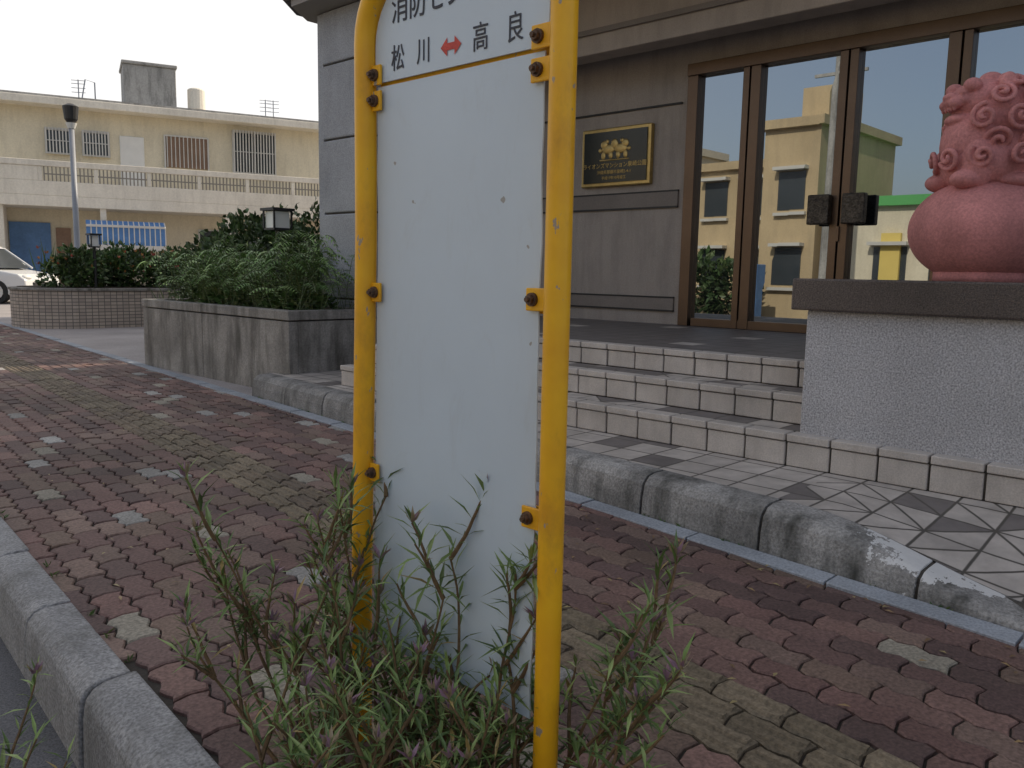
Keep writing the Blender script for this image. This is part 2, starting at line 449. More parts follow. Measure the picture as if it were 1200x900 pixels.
for h in (1.1,1.15,.98,.98,.69):
    b.box(6.7,7.6,9.0,10.0,z+.012,z+h-.012); z+=h
b.obj('column_blocks','column',parent=bd,bevel=.012)
b=B(); b.box(6.73,7.57,9.03,9.97,0,4.9); b.obj('column_core','grout',parent=bd)
b=B(); b.box(6.72,7.58,10.01,10.14,0,4.89); b.obj('column_trim','column',parent=bd,bevel=.006)
dr=empty('glass_entrance_door',bd)
b=B()
zt=4.0
for s0,s1 in ((5.64,5.78),(4.96,5.04),(4.82,4.94),(3.82,3.91),(3.71,3.80),(2.72,2.84),(2.62,2.70),(1.80,1.94)):
    b.box(9.10,9.28,s0,s1,.879,zt-.1)
b.box(9.08,9.30,1.80,5.78,zt-.10,zt+.04)
b.box(9.11,9.27,2.0,5.6,.879,.98)
b.obj('door_frame','bronze',parent=dr,bevel=.004)
for i,(s0,s1) in enumerate(((5.04,5.64),(3.91,4.82),(2.84,3.71),(1.94,2.62))):
    b=B(); d=rnd(-.004,.004); b.add([(9.19-d,s0,.95),(9.19+d,s1,.95),(9.19+d*.4,s1,3.92),(9.19-d,s0,3.92)],[(3,2,1,0)]); b.obj('glass_pane_%d'%i,'doorglass',parent=dr)
b=B(); b.box(8.98,9.08,3.88,4.12,2.08,2.40); b.box(8.98,9.08,3.50,3.74,2.08,2.40); b.obj('door_handles','handle',parent=dr,bevel=.01)
b=B(); b.box(9.0,9.12,3.9,3.93,2.1,2.15); b.box(9.0,9.12,3.71,3.74,2.1,2.15); b.box(9.075,9.12,3.79,3.83,1.9,2.06); b.obj('handle_brackets','bronze',parent=dr)
b=B(); b.box(9.30,9.45,1.8,5.8,.88,4.0); b.obj('dark_lobby','black',parent=dr)
pq=empty('wall_plaque')
b=B(); b.box(9.12,9.2,6.30,7.42,2.66,3.42); b.obj('plaque_frame','gold',parent=pq,bevel=.01)
b=B(); b.box(9.105,9.125,6.35,7.37,2.71,3.37); b.obj('plaque_face','plaque',parent=pq)
b=B()
for ds in (-1,1):
    for (ss,zz_,rs,rz) in ((.10,3.14,.11,.065),(.17,3.20,.06,.055),(.06,3.06,.035,.05),(.18,3.06,.035,.055),(.235,3.13,.03,.03),(.12,3.24,.03,.03)):
        b.sphere((9.105,6.86+ds*ss,zz_),(.012,rs,rz),nu=14,nv=8)
b.sphere((9.105,6.86,3.20),(.012,.06,.07),nu=14,nv=8)
b.box(9.10,9.106,6.62,7.10,2.99,3.01)
b.obj('lion_emblem','gold',parent=pq,smooth=True)
def text(body,size,t,s,z,m,parent,ext=.0005,name='lettering',sx=1):
    c=bpy.data.curves.new(name,'FONT'); c.body=body; c.size=size*K; c.extrude=ext; c.align_x='CENTER'; c.align_y='CENTER'
    o=bpy.data.objects.new(name,c); COL.objects.link(o)
    R=Matrix(((0,0,-1),(-1,0,0),(0,1,0))).to_4x4()
    o.matrix_world=Matrix.Translation(Vector((t,s,z))*K)@R@Matrix.Diagonal((sx,1,1,1))
    o.data.materials.append(M[m]); o.parent=parent
    return o
text('ライオンズマンション泉崎公園',.074,9.10,6.86,2.925,'gold',pq)
text('沖縄県那覇市泉崎2-4-1',.055,9.10,6.86,2.84,'gold',pq)
text('平成17年10月竣工',.05,9.10,6.86,2.765,'gold',pq)

# ------------------------------------------------------------------ pedestal with lion
pd=empty('statue_pedestal')
b=B(); b.box(5.34,6.9,-1.6,2.40,.45,1.29); b.obj('pedestal_wall','granite',parent=pd,bevel=.006)
b=B(); b.box(5.26,6.98,-1.68,2.48,1.292,1.497); b.obj('pedestal_cap','capstone',parent=pd,bevel=.008)
Fv=Vector((.725,.688,0)).normalized(); Rv=Vector((Fv.y,-Fv.x,0))
def frame(t,s,z,ang=0,sc_=1):
    X=(Matrix.Rotation(ang,3,'Z')@Rv); Y=(Matrix.Rotation(ang,3,'Z')@Fv)
    m=Matrix.Identity(4)
    for i in range(3):
        m[i][0]=X[i]*sc_; m[i][1]=Y[i]*sc_; m[i][2]=(0,0,1)[i]*sc_
    m.translation=Vector((t,s,z)); return m
st=empty('lion_statue')
b=B(); b.sphere((6.0,1.57,1.82),(.44,.44,.335),nu=48,nv=28)
b.tube([(6.0,1.57,1.495),(6.0,1.57,1.56)],.27,32)
o=b.obj('ball','pink',parent=st,smooth=True)
LM=frame(5.98,1.56,2.08,ang=math.radians(4))
b=B()
def lump(x,y,z,rx,ry=None,rz=None):
    b.sphere((x,y,z),(rx,ry or rx,rz or rx),LM,nu=24,nv=16)
lump(.08,0,.22,.32,.25,.27)
lump(-.06,0,.14,.24,.26,.19)
lump(.24,0,.14,.24,.25,.19)
for y in (-.17,.17):
    lump(.26,y*1.1,.13,.16,.10,.15); lump(.08,y*1.25,.03,.15,.08,.05)
    lump(-.17,y*.8,.13,.10,.10,.17); lump(-.23,y*.8,.04,.10,.085,.06)
    lump(-.215,y*.55,.605,.055,.05,.045); lump(-.04,y*1.0,.60,.06,.035,.075)
    lump(-.25,y*.42,.565,.035,.03,.03)
    lump(-.285,y*.3,.505,.045,.04,.035)
lump(-.12,0,.26,.19,.20,.24)
lump(.03,0,.42,.27,.24,.22)
lump(-.09,0,.52,.19,.165,.14)
lump(-.23,0,.52,.10,.11,.055); lump(-.30,0,.545,.035,.055,.03)
lump(-.21,0,.41,.10,.10,.045); lump(-.18,0,.45,.08,.08,.08)
lump(.06,0,.60,.16,.13,.10); lump(-.04,0,.65,.08,.06,.06); lump(.14,0,.56,.11,.12,.10)
for i in range(5):
    a=-.06+.03*i; b.sphere((-.30,a,.475),(.012,.012,.02),LM,nu=8,nv=6)
for i in range(7):
    u=i/6; lump(.40+.06*math.sin(u*3),0,.15+.42*u,.085-.02*u,.08-.02*u,.08)
def curl(p,nrm,R_):
    nrm=Vector(nrm).normalized(); ax=nrm.orthogonal().normalized(); ay=nrm.cross(ax)
    pts=[];rr=[]
    N=26; turns=1.6; ph0=random.uniform(0,6.28); dirn=random.choice((-1,1))
    for i in range(N+1):
        u=i/N; th=ph0+dirn*turns*2*math.pi*u; r=R_*(1-.92*u)
        pts.append(Vector(p)+ax*math.cos(th)*r+ay*math.sin(th)*r+nrm*(.032*u+.012)); rr.append(.0135*(R_/.062))
    b.tube(pts,rr,8,LM)
def onell(c,r,az,el):
    n=Vector((math.cos(el)*math.cos(az),math.cos(el)*math.sin(az),math.sin(el)))
    p=Vector((c[0]+r[0]*n.x,c[1]+r[1]*n.y,c[2]+r[2]*n.z))
    nr=Vector((n.x/r[0],n.y/r[1],n.z/r[2])).normalized()
    return p,nr
for el_,cnt,off in ((-.55,9,.1),(-.02,10,.3),(.5,9,.05),(.95,7,.2)):
    for i in range(cnt):
        az=2*math.pi*(i+off)/cnt
        if abs(az-math.pi)<.7 and el_>-.2: continue
        p,nr_=onell((.02,0,.41),(.295,.265,.245),az,el_); curl(p,nr_,.078)
for i in range(5):
    p,nr_=onell((.07,0,.60),(.17,.14,.11),-2.2+i*.9,.3); curl(p,nr_,.05)
for i in range(10):
    az=-2.9+ i*.63
    p,nr_=onell((.02,0,.20),(.33,.28,.26),az,-.1); curl(p,nr_,.075)
for y in (-1,1):
    curl((.28,y*.275,.13),(.1,y,.1),.08); curl((.42,y*.06,.5),(.2,y,.1),.055); curl((.44,y*.06,.36),(.3,y,.1),.055)
    curl((.38,y*.19,.2),(.6,y,.3),.05)
o=b.obj('lion_body','pink',parent=st,smooth=True)
rm=o.modifiers.new('R','REMESH'); rm.mode='VOXEL'; rm.voxel_size=.004; rm.use_smooth_shade=True
sm=o.modifiers.new('S','SMOOTH'); sm.iterations=1; sm.factor=.4

# ------------------------------------------------------------------ bus stop sign
bs_=empty('bus_stop_sign')
TS=1.52; sL=2.05; sR=1.30; r=.032
sLb=2.085
pts=[(TS,sLb,-.1),(TS,sLb-.005,.5),(TS,sL,1.6),(TS,sL,2.14)]
rc=.20
for i in range(1,9):
    a=math.pi/2*i/8; pts.append((TS,sL-rc+rc*math.cos(a),2.14+rc*math.sin(a)))
pts.append((TS,(sL+sR)/2,2.14+rc))
for i in range(0,9):
    a=math.pi/2*(1-i/8); pts.append((TS,sR+rc-rc*math.cos(a),2.14+rc*math.sin(a)))
pts+=[(TS,sR,1.4),(TS,sR,.5),(TS,sR,-.1)]
b=B(); b.tube(pts,r,24); b.obj('tube_frame','yellow',parent=bs_,smooth=True)
b=B()
TB=TS+.016
e0=sR+.026
def yl(z): return sLb+(sL-sLb)*min(1,z/1.6)-.022
N=60; vs=[];fs=[]
W=9
for i in range(N+1):
    z=.34+(2.020-.34)*i/N
    l=yl(z)+.006*noise.noise(Vector((0,0,z*7)))-.014; rg=e0+.007*noise.noise(Vector((3,0,z*6)))+.045
    for j in range(W):
        q=j/(W-1); vs.append((TB+.003*math.sin(z*3+q*2)*math.sin(math.pi*q),rg+(l-rg)*q,z))
for i in range(N):
    for j in range(W-1): fs.append((i*W+j,(i+1)*W+j,(i+1)*W+j+1,i*W+j+1))
b.add(vs,fs); o=b.obj('blank_board','board',parent=bs_)
so=o.modifiers.new('So','SOLIDIFY'); so.thickness=.003; so.offset=-1
poly=[]; e1=yl(2.1)-.01
pr=.17; e0p=e0+.03
for i in range(9):
    a=math.pi/2*i/8; poly.append((e1-pr+pr*math.cos(a),2.13+pr*math.sin(a)))
for i in range(9):
    a=math.pi/2*(1-i/8); poly.append((e0p+pr-pr*math.cos(a),2.13+pr*math.sin(a)))
poly=[(e1,2.030)]+poly+[(e0p,2.030)]
b=B(); n=len(poly)
b.add([(TB-.004,p[0],p[1]) for p in poly]+[(TB+.002,p[0],p[1]) for p in poly],[tuple(range(n)),tuple(range(n,2*n))[::-1]]+[(i,n+i,n+(i+1)%n,(i+1)%n) for i in range(n)])
b.obj('name_panel','board',parent=bs_)
b=B(); b.box(TB+.014,TB+.022,e0,e1,1.99,2.06); b.box(TB+.014,TB+.022,e0,e1,1.40,1.46); b.box(TB+.014,TB+.022,e0,e1,.85,.91); b.obj('backing_rails','yellow',parent=bs_)
b=B(); bo=B()
for z in (2.050,1.975,1.437,.885):
    for side in (0,1):
        dz=rnd(-.005,.005)
        if side: c=yl(z)-.022; s0,s1=c-.024,c+.03
        else: c=e0+.052; s0,s1=c-.05,c+.024
        b.box(TB-.016,TB-.007,s0,s1,z-.028+dz,z+.028+dz)
        bo.tube([(TB-.016,c,z+dz),(TB-.024,c,z+dz)],.017,14)
        bo.tube([(TB-.024,c,z+dz),(TB-.034,c,z+dz)],.012,6)
        bo.tube([(TB-.034,c,z+dz),(TB-.042,c,z+dz)],.006,8)
b.obj('brackets','yellow',parent=bs_,bevel=.002); bo.obj('bolts','bolt',parent=bs_)
TT=TB-.0055
text('松',.075,TT,1.915,2.082,'ink',bs_,sx=.8); text('川',.073,TT,1.805,2.084,'ink',bs_,sx=.8)
text('高',.075,TT,1.585,2.082,'ink',bs_,sx=.8); text('良',.075,TT,1.465,2.084,'ink',bs_,sx=.8)
text('消防センター前',.092,TT,1.68,2.215,'ink',bs_,sx=.82)
b=B()
full=[(-.040,0),(-.014,.024),(-.014,.009),(.014,.009),(.014,.024),(.040,0),(.014,-.024),(.014,-.009),(-.014,-.009),(-.014,-.024)]
b.add([(TT-.0005,1.695+p[0],2.082+p[1]) for p in full],[(1,9,0),(2,3,7,8),(4,5,6)])
b.obj('double_arrow','inkred',parent=bs_)

# ------------------------------------------------------------------ concrete planter
cp=empty('concrete_planter')
b=B(); t0,t1,s0,s1=5.34,6.66,8.72,12.8
for (x0,x1,y0,y1) in ((t0,t0+.13,s0,10.9),(t0,t0+.13,10.91,s1),(t1-.13,t1,s0,s1),(t0+.13,t1-.13,s0,s0+.13),(t0+.13,t1-.13,s1-.13,s1)):
    b.box(x0,x1,y0,y1,-.02,.87)
b.obj('planter_walls','conc',parent=cp,bevel=.006)
b=B()
q=.015
for (x0,x1,y0,y1) in ((t0-q,t0+.15,s0-q,s1+q),(t1-.15,t1+q,s0-q,s1+q),(t0+.151,t1-.151,s0-q,s0+.15),(t0+.151,t1-.151,s1-.15,s1+q)):
    b.box(x0,x1,y0,y1,.885,1.0)
b.obj('planter_rim','conc',parent=cp,bevel=.008)
b=B(); b.box(t0+.13,t1-.13,s0+.13,s1-.13,.4,.9); b.obj('planter_soil','soil',parent=cp)

mp_=empty('mosaic_planter')
def stadium(x0,x1,y0,y1,n=14):
    r=(y1-y0)/2; cy=(y0+y1)/2; P=[]
    for i in range(n+1):
        a=math.pi/2+math.pi*i/n; P.append((x0+r+r*math.cos(a),cy+r*math.sin(a)))
    for i in range(n+1):
        a=-math.pi/2+math.pi*i/n; P.append((x1-r+r*math.cos(a),cy+r*math.sin(a)))
    return P
P=stadium(6.2,11.5,20.9,23.4)
b=B(); n=len(P)
b.add([(p[0],p[1],-.02) for p in P]+[(p[0],p[1],.88) for p in P],[(i,(i+1)%n,n+(i+1)%n,n+i) for i in range(n)])
o=b.obj('planter_wall','mosaic',parent=mp_)
uv=o.data.uv_layers.new(name='UVMap'); acc=[0]
for i in range(n): acc.append(acc[-1]+(Vector(P[(i+1)%n])-Vector(P[i])).length*K)
for p in o.data.polygons:
    i=p.index; vals=[(acc[i],0),(acc[i+1],0),(acc[i+1],.62),(acc[i],.62)]
    for li,vv in zip(p.loop_indices,vals): uv.data[li].uv=vv
b=B(); b.prism(stadium(6.16,11.54,20.86,23.44),.88,.94); b.obj('planter_coping','conc',parent=mp_,bevel=.006)
b=B(); b.prism(stadium(6.35,11.35,21.05,23.25),.93,.955); b.obj('planter_soil','soil',parent=mp_)

# ------------------------------------------------------------------ vegetation
def leafq(b,p,d,w,l,col,nrm=None,fold=.25):
    d=Vector(d).normalized(); side=d.cross(Vector((random.gauss(0,1),random.gauss(0,1),random.gauss(0,1)))if nrm is None else nrm)
    if side.length<1e-3: side=d.orthogonal()
    side.normalize(); up=side.cross(d)
    p=Vector(p)
    m=p+d*l*.45; t=p+d*l-up*l*.12
    b.add([p,m+side*w+up*w*fold,t,m-side*w+up*w*fold,m],[(0,1,4),(1,2,4),(0,4,3),(4,2,3)],None,col)
def cloud(b,c,r,n,size,cols,inner=.55):
    for _ in range(n):
        while True:
            v=Vector((rnd(-1,1),rnd(-1,1),rnd(-1,1)))
            if inner<v.length<=1: break
        nz=1+.45*noise.noise(v*2.3+Vector(c))
        p=Vector((c[0]+v.x*r[0]*nz,c[1]+v.y*r[1]*nz,c[2]+v.z*r[2]*nz))
        if p.z<0: continue
        d=(v.normalized()+Vector((rnd(-1,1),rnd(-1,1),rnd(-.6,1)))*.9)
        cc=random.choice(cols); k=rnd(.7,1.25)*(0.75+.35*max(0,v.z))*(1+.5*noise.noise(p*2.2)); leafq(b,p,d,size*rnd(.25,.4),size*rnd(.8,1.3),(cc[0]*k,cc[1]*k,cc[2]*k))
dk=[(.045,.085,.028),(.06,.11,.035),(.035,.065,.022),(.08,.12,.04)]
md=[(.07,.14,.035),(.10,.18,.045),(.06,.12,.03),(.11,.15,.04)]
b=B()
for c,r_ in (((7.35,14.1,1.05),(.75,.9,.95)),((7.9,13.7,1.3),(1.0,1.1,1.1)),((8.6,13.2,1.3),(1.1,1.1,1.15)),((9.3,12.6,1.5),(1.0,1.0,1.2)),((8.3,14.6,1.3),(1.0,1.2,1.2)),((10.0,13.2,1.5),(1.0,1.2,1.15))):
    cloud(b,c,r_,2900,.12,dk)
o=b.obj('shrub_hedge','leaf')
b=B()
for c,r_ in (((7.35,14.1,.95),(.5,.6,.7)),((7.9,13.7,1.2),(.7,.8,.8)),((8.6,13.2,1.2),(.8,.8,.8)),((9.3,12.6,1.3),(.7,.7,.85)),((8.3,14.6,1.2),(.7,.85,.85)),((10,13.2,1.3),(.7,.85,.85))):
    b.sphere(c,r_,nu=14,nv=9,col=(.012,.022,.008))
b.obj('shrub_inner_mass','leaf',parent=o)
b=B()
def frond(b,p,az,ln,rise,cols,w=.12):
    pts=[];N=15
    for i in range(N+1):
        u=i/N; rr=ln*u*(.9); z=rise*math.sin(min(1,u*1.05)*math.pi*.72)
        pts.append(Vector((p[0]+math.cos(az)*rr,p[1]+math.sin(az)*rr,p[2]+z)))
    c0=random.choice(cols)
    b.tube(pts,.004,3,None,(.10,.13,.05),cap=False)
    for i in range(2,N):
        d=(pts[i+1]-pts[i]).normalized(); sd=d.cross(Vector((0,0,1))).normalized()
        wl=w*math.sin(math.pi*(i/N)**.8)+.02
        for q in (-1,1):
            k=rnd(.8,1.2)
            leafq(b,pts[i],sd*q+d*.45-Vector((0,0,.15)),.013,wl,tuple(u*k for u in c0),Vector((0,0,1)))
fc=[(.20,.34,.09),(.14,.26,.07),(.25,.38,.12),(.10,.19,.05)]
for i in range(210):
    t=rnd(5.5,6.5); s=rnd(8.9,12.5)
    frond(b,(t,s,.9),rnd(0,6.28),rnd(.4,.75),rnd(.35,.85),fc,rnd(.10,.18))
for c,r_ in (((6.0,9.6,1.0),(.4,.6,.2)),((6.0,11,1.0),(.45,.9,.22)),((6.2,12.2,1.0),(.4,.5,.3))):
    cloud(b,c,r_,500,.10,md,.2)
for (t,s) in ((6.3,11.5),(5.9,9.3),(6.35,10.3)):
    for i in range(26): frond(b,(t,s,1.0),rnd(0,6.28),rnd(.3,.8),rnd(.5,1.0),fc,.16)
b.obj('fern_plants','leaf')
b=B()
for i in range(16):
    t=rnd(6.9,11); s=rnd(21.4,22.9)
    cloud(b,(t,s,1.15+rnd(0,.3)),(.5,.45,rnd(.35,.75)),520,.13,md+dk,.2)
for i in range(70):
    p=(rnd(6.7,10),rnd(21.1,22.3),rnd(1.3,1.85)); 
    for _ in range(3): leafq(b,p,(rnd(-1,1),rnd(-1,1),1),.03,.09,random.choice([(.40,.07,.05),(.45,.22,.06)]))
for i in range(90):
    p=(rnd(6.6,10.8),rnd(21.2,22.7),1.2); leafq(b,p,(rnd(-.3,.3),rnd(-.3,.3),1),.015,rnd(.5,1.0),random.choice(md))
b.obj('flower_bed_plants','leaf')
b=B()
for i in range(260):
    t=rnd(8.2,10.8); s=rnd(16.5,19.5); a=rnd(0,6.28)
    leafq(b,(t,s,0),(math.cos(a)*.4,math.sin(a)*.4,1),.02,rnd(.5,1.3),random.choice(md))
for c in ((9.4,17.5,.8),(10.2,18,.9),(9.8,16.6,.9)): cloud(b,c,(.6,.8,.8),1100,.13,md+dk,.3)
b.obj('garden_shrub','leaf')

WC=[(.13,.20,.055),(.10,.16,.045),(.18,.26,.08),(.085,.14,.045),(.22,.29,.10)]
def weed(b,stems,p,height,lean,az,dens=1.0,ll=.11,start=.3):
    N=int(15*height/.8)+5; pts=[]; p=Vector(p)
    cur=p.copy(); d=Vector((math.cos(az)*lean,math.sin(az)*lean,1)).normalized()
    for i in range(N+1):
        pts.append(cur.copy()); d=(d+Vector((rnd(-.1,.1),rnd(-.1,.1),rnd(-.02,.05)))).normalized(); cur=cur+d*height/N
    stems.tube(pts,[.006*(1-.75*i/N)+.0012 for i in range(N+1)],5,None)
    a=rnd(0,6.28)
    for i in range(1,N+1):
        u=i/N
        if u<start and random.random()<.7: continue
        k=2 if u<.8 else 3
        for _ in range(k):
            if random.random()>dens: continue
            a+=2.4+rnd(-.3,.3); el=rnd(.2,.8)+.5*u
            dd=Vector((math.cos(a)*math.cos(el),math.sin(a)*math.cos(el),math.sin(el)))
            if random.random()<.2: dd.z-=.8
            l=ll*rnd(.6,1.3)*(1.05-.35*u)
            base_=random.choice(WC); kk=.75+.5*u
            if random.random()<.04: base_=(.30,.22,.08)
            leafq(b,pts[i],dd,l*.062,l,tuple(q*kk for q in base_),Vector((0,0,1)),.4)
    if random.random()<.45:
        for _ in range(8):
            leafq(b,pts[-1],(rnd(-1,1),rnd(-1,1),1.2),.006,.05,random.choice([(.32,.25,.16),(.30,.18,.24)]))
    return pts
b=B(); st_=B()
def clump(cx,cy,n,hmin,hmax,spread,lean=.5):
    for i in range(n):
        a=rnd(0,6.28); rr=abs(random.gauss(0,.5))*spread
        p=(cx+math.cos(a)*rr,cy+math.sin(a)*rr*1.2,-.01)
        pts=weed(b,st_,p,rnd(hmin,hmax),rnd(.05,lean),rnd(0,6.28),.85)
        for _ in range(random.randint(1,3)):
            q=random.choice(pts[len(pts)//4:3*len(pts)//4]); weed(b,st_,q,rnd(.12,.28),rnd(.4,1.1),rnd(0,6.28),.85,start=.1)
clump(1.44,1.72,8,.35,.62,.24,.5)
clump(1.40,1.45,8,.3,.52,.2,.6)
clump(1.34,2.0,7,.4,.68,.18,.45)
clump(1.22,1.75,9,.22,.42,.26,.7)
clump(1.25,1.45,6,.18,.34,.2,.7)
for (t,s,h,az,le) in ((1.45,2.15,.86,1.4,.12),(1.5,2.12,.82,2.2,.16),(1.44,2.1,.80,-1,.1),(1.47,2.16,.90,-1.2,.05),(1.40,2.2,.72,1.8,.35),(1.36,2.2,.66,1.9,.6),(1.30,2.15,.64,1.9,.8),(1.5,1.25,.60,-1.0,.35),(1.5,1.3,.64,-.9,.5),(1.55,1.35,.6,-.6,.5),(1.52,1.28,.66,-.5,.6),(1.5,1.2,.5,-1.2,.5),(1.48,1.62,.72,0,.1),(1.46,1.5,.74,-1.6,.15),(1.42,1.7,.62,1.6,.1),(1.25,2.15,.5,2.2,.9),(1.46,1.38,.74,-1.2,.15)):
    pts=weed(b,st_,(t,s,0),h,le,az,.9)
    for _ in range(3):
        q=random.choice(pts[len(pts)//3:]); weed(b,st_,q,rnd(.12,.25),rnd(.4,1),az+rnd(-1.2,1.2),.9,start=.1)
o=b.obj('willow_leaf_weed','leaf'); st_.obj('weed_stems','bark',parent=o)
b=B(); st_=B()
for (t,s,h,az,le) in ((.60,2.75,.40,2.2,.4),(.62,2.85,.34,.5,.5),(.58,2.6,.36,-1,.4),(.58,2.95,.30,2,.6),(.58,2.5,.26,0,.5),(.6,2.68,.42,1.5,.2)):
    weed(b,st_,(t,s,-.3),h+.16,le,az)
o=b.obj('kerbside_weed','leaf'); st_.obj('weed_stems','bark',parent=o)
b=B()
for i in range(190):
    a=rnd(.2,9); bb=rnd(.9,3.7) if random.random()<.6 else 3.72-abs(random.gauss(0,.12))
    az=rnd(0,6.28); leafq(b,(T(a)+bb,a,.012),(math.cos(az),math.sin(az),.05),.008,rnd(.025,.055),random.choice([(.3,.2,.09),(.16,.10,.05),(.30,.24,.11)]),Vector((0,0,1)))
b.obj('leaf_litter','leaf')
# small weeds rooted in the kerb joints
b=B()
for i in range(46):
    a=rnd(.6,9); bb=3.91 if random.random()<.6 else .86+KS(a)
    for _ in range(6):
        az=rnd(0,6.28); leafq(b,(T(a)+bb+rnd(-.01,.01),a+rnd(-.02,.02),.0),(math.cos(az),math.sin(az),rnd(.4,1.3)),.005,rnd(.02,.05),random.choice(md))
b.obj('joint_grass','leaf')

# ------------------------------------------------------------------ apartment building on the left
ap=empty('apartment_house')
AM=Matrix.Identity(4)
dd=Vector((.944,-.33,0)).normalized(); nb=Vector((-dd.y,dd.x,0))
for i in range(3): AM[i][0]=dd[i]; AM[i][1]=nb[i]
AM.translation=Vector((17.3,39.8,0))
def bx(bb,k0,k1,d0,d1,z0,z1): bb.box(k0,k1,d0,d1,z0,z1,AM)
b=B(); bx(b,-13,14,0,12,0,8.3); b.obj('walls','cream',parent=ap)
b=B(); bx(b,-13.3,14.3,-1.0,12.3,8.3,8.62); b.obj('roof_slab','cream2',parent=ap,bevel=.02)
b=B(); bx(b,-13.2,14.2,-.9,12.2,8.621,8.72); b.obj('roof_edge','roofconc',parent=ap)
b=B(); bx(b,-13.3,14.3,-2.3,-.01,3.9,4.35)
bx(b,-13.3,14.3,-2.3,-2.15,4.351,4.95); bx(b,-13.3,14.3,-2.34,-2.11,5.55,5.80); bx(b,-13.3,-4.6,-2.3,-2.15,4.951,5.549)
k=-4.6
while k<14.2:
    bx(b,k,k+.16,-2.3,-2.15,4.951,5.549); k+=2.1
b.obj('balcony','cream2',parent=ap,bevel=.015)
b=B(); k=-4.4
while k<14.2:
    bx(b,k,k+.05,-2.26,-2.2,4.952,5.548); k+=.15
bx(b,-4.4,14.2,-2.25,-2.21,5.22,5.27)
b.obj('balcony_balusters','framedk',parent=ap)
b=B()
for k in (-9.5,-2.2,3.0,8.2): bx(b,k-.12,k+.12,-2.2,-1.96,0,3.9)
bx(b,-6.2,-5.95,-2.1,-.02,0,3.9)
b.obj('posts','cream2',parent=ap)
g=B();fr=B();bars_=B()
def win(k0,k1,z0,z1,nb_=0,d=0):
    bx(g,k0,k1,d-.03,d+.02,z0,z1)
    w=.07
    for (a_,b_,c_,e_) in ((k0-w,k0,z0-w,z1+w),(k1,k1+w,z0-w,z1+w),(k0,k1,z0-w,z0),(k0,k1,z1,z1+w),((k0+k1)/2-.03,(k0+k1)/2+.03,z0,z1)): bx(fr,a_,b_,d-.10,d+.01,c_,e_)
    if nb_:
        for i in range(nb_+1):
            kk=k0+(k1-k0)*i/nb_; bx(bars_,kk-.025,kk+.025,d-.30,d-.26,z0-.1,z1+.1)
        for zz_ in (z0-.08,(z0+z1)/2,z1+.05): bx(bars_,k0-.05,k1+.05,d-.25,d-.22,zz_,zz_+.04)
win(-4.28,-3.24,6.4,7.35,8); win(-2.82,-1.82,6.4,7.35,8); win(3.66,5.6,6.1,7.95,14); win(8.5,10.5,6.1,8.0,0); win(-9,-7,6.1,7.9,12)
win(2.0,3.6,1.4,3.2,0); win(-2.6,-.2,1.2,2.6,0); win(5.5,7.5,1.2,3.2,8)
g.obj('window_glass','dkglass',parent=ap); fr.obj('window_frames','frame',parent=ap); bars_.obj('window_bars','frame',parent=ap)
b=B(); bx(b,.6,2.45,-.06,.01,6.1,7.5); b.obj('louvre_window','brownwin',parent=ap)
b=B(); 
for i in range(10): bx(b,.65+i*.18,.69+i*.18,-.12,-.065,6.1,7.5)
bx(b,.53,.6,-.12,0,6.0,7.55);bx(b,2.45,2.52,-.12,0,6.0,7.55);bx(b,.6,2.45,-.12,-.05,7.5,7.57)
b.obj('louvre_slats','frame',parent=ap)
b=B(); bx(b,-1.35,-.32,-.08,.01,4.4,7.35); b.obj('balcony_door','curtain',parent=ap,bevel=.02)
b=B(); bx(b,-8.9,-6.3,-.1,.01,0,3.3); bx(b,-5.9,-4.3,-.1,.01,0,3.3); b.obj('garage_shutter','bluedoor',parent=ap)
b=B(); bx(b,-4.1,-3.5,-.1,.01,0,3.1); b.obj('entry_door','brownwin',parent=ap)
b=B(); w_=B()
for i in range(15):
    k0=-2.9+i*.21
    k1=k0+.165
    for tgt,x0,x1 in ((b,k0,k1),(w_,k1,k0+.21)):
        tgt.add([(x0,-2.35,3.4),(x1,-2.35,3.4),(x1,-2.9,3.15),(x0,-2.9,3.15),(x1,-2.9,2.35),(x0,-2.9,2.35)],[(0,3,2,1),(3,5,4,2)],AM)
b.obj('awning_blue','blue',parent=ap); w_.obj('awning_stripes','frame',parent=ap)
b=B(); bx(b,-2.9,.2,-2.94,-2.86,2.1,2.35); bx(b,-2.9,.2,-2.94,-2.86,3.1,3.2); b.obj('awning_bar','frame',parent=ap)
b=B(); bx(b,-.98,1.36,2,4.5,8.7,11.0); bx(b,-1.05,1.43,1.9,4.6,11.0,11.15); b.obj('roof_stair_house','roofconc',parent=ap,bevel=.03)
b=B(); b.tube([(2.3,2.2,9.2),(2.3,2.2,10.1)],.42,18,AM); b.sphere((2.3,2.2,10.1),(.42,.42,.15),AM)
b.obj('water_tank','cream2',parent=ap,smooth=False)
b=B()
for x,y in ((2.0,2.0),(2.6,2.0),(2.0,2.5),(2.6,2.5)): b.tube([(x,y,8.6),(x,y,9.3)],.04,6,AM)
for x in (-2.9,5.8,6.2):
    b.tube([(x,3,8.6),(x,3,10.2)],.025,6,AM)
    for z in (9.6,9.8,10.0,10.15): b.tube([(x-.3,3,z),(x+.3,3,z+.02)],.015,5,AM)
b.tube([(-2.9,2.8,8.6),(-2.6,2.8,10.2),(-2.2,2.8,10.1),(-2.2,2.8,8.6)],.03,6,AM)
b.obj('roof_antennas','steel',parent=ap)

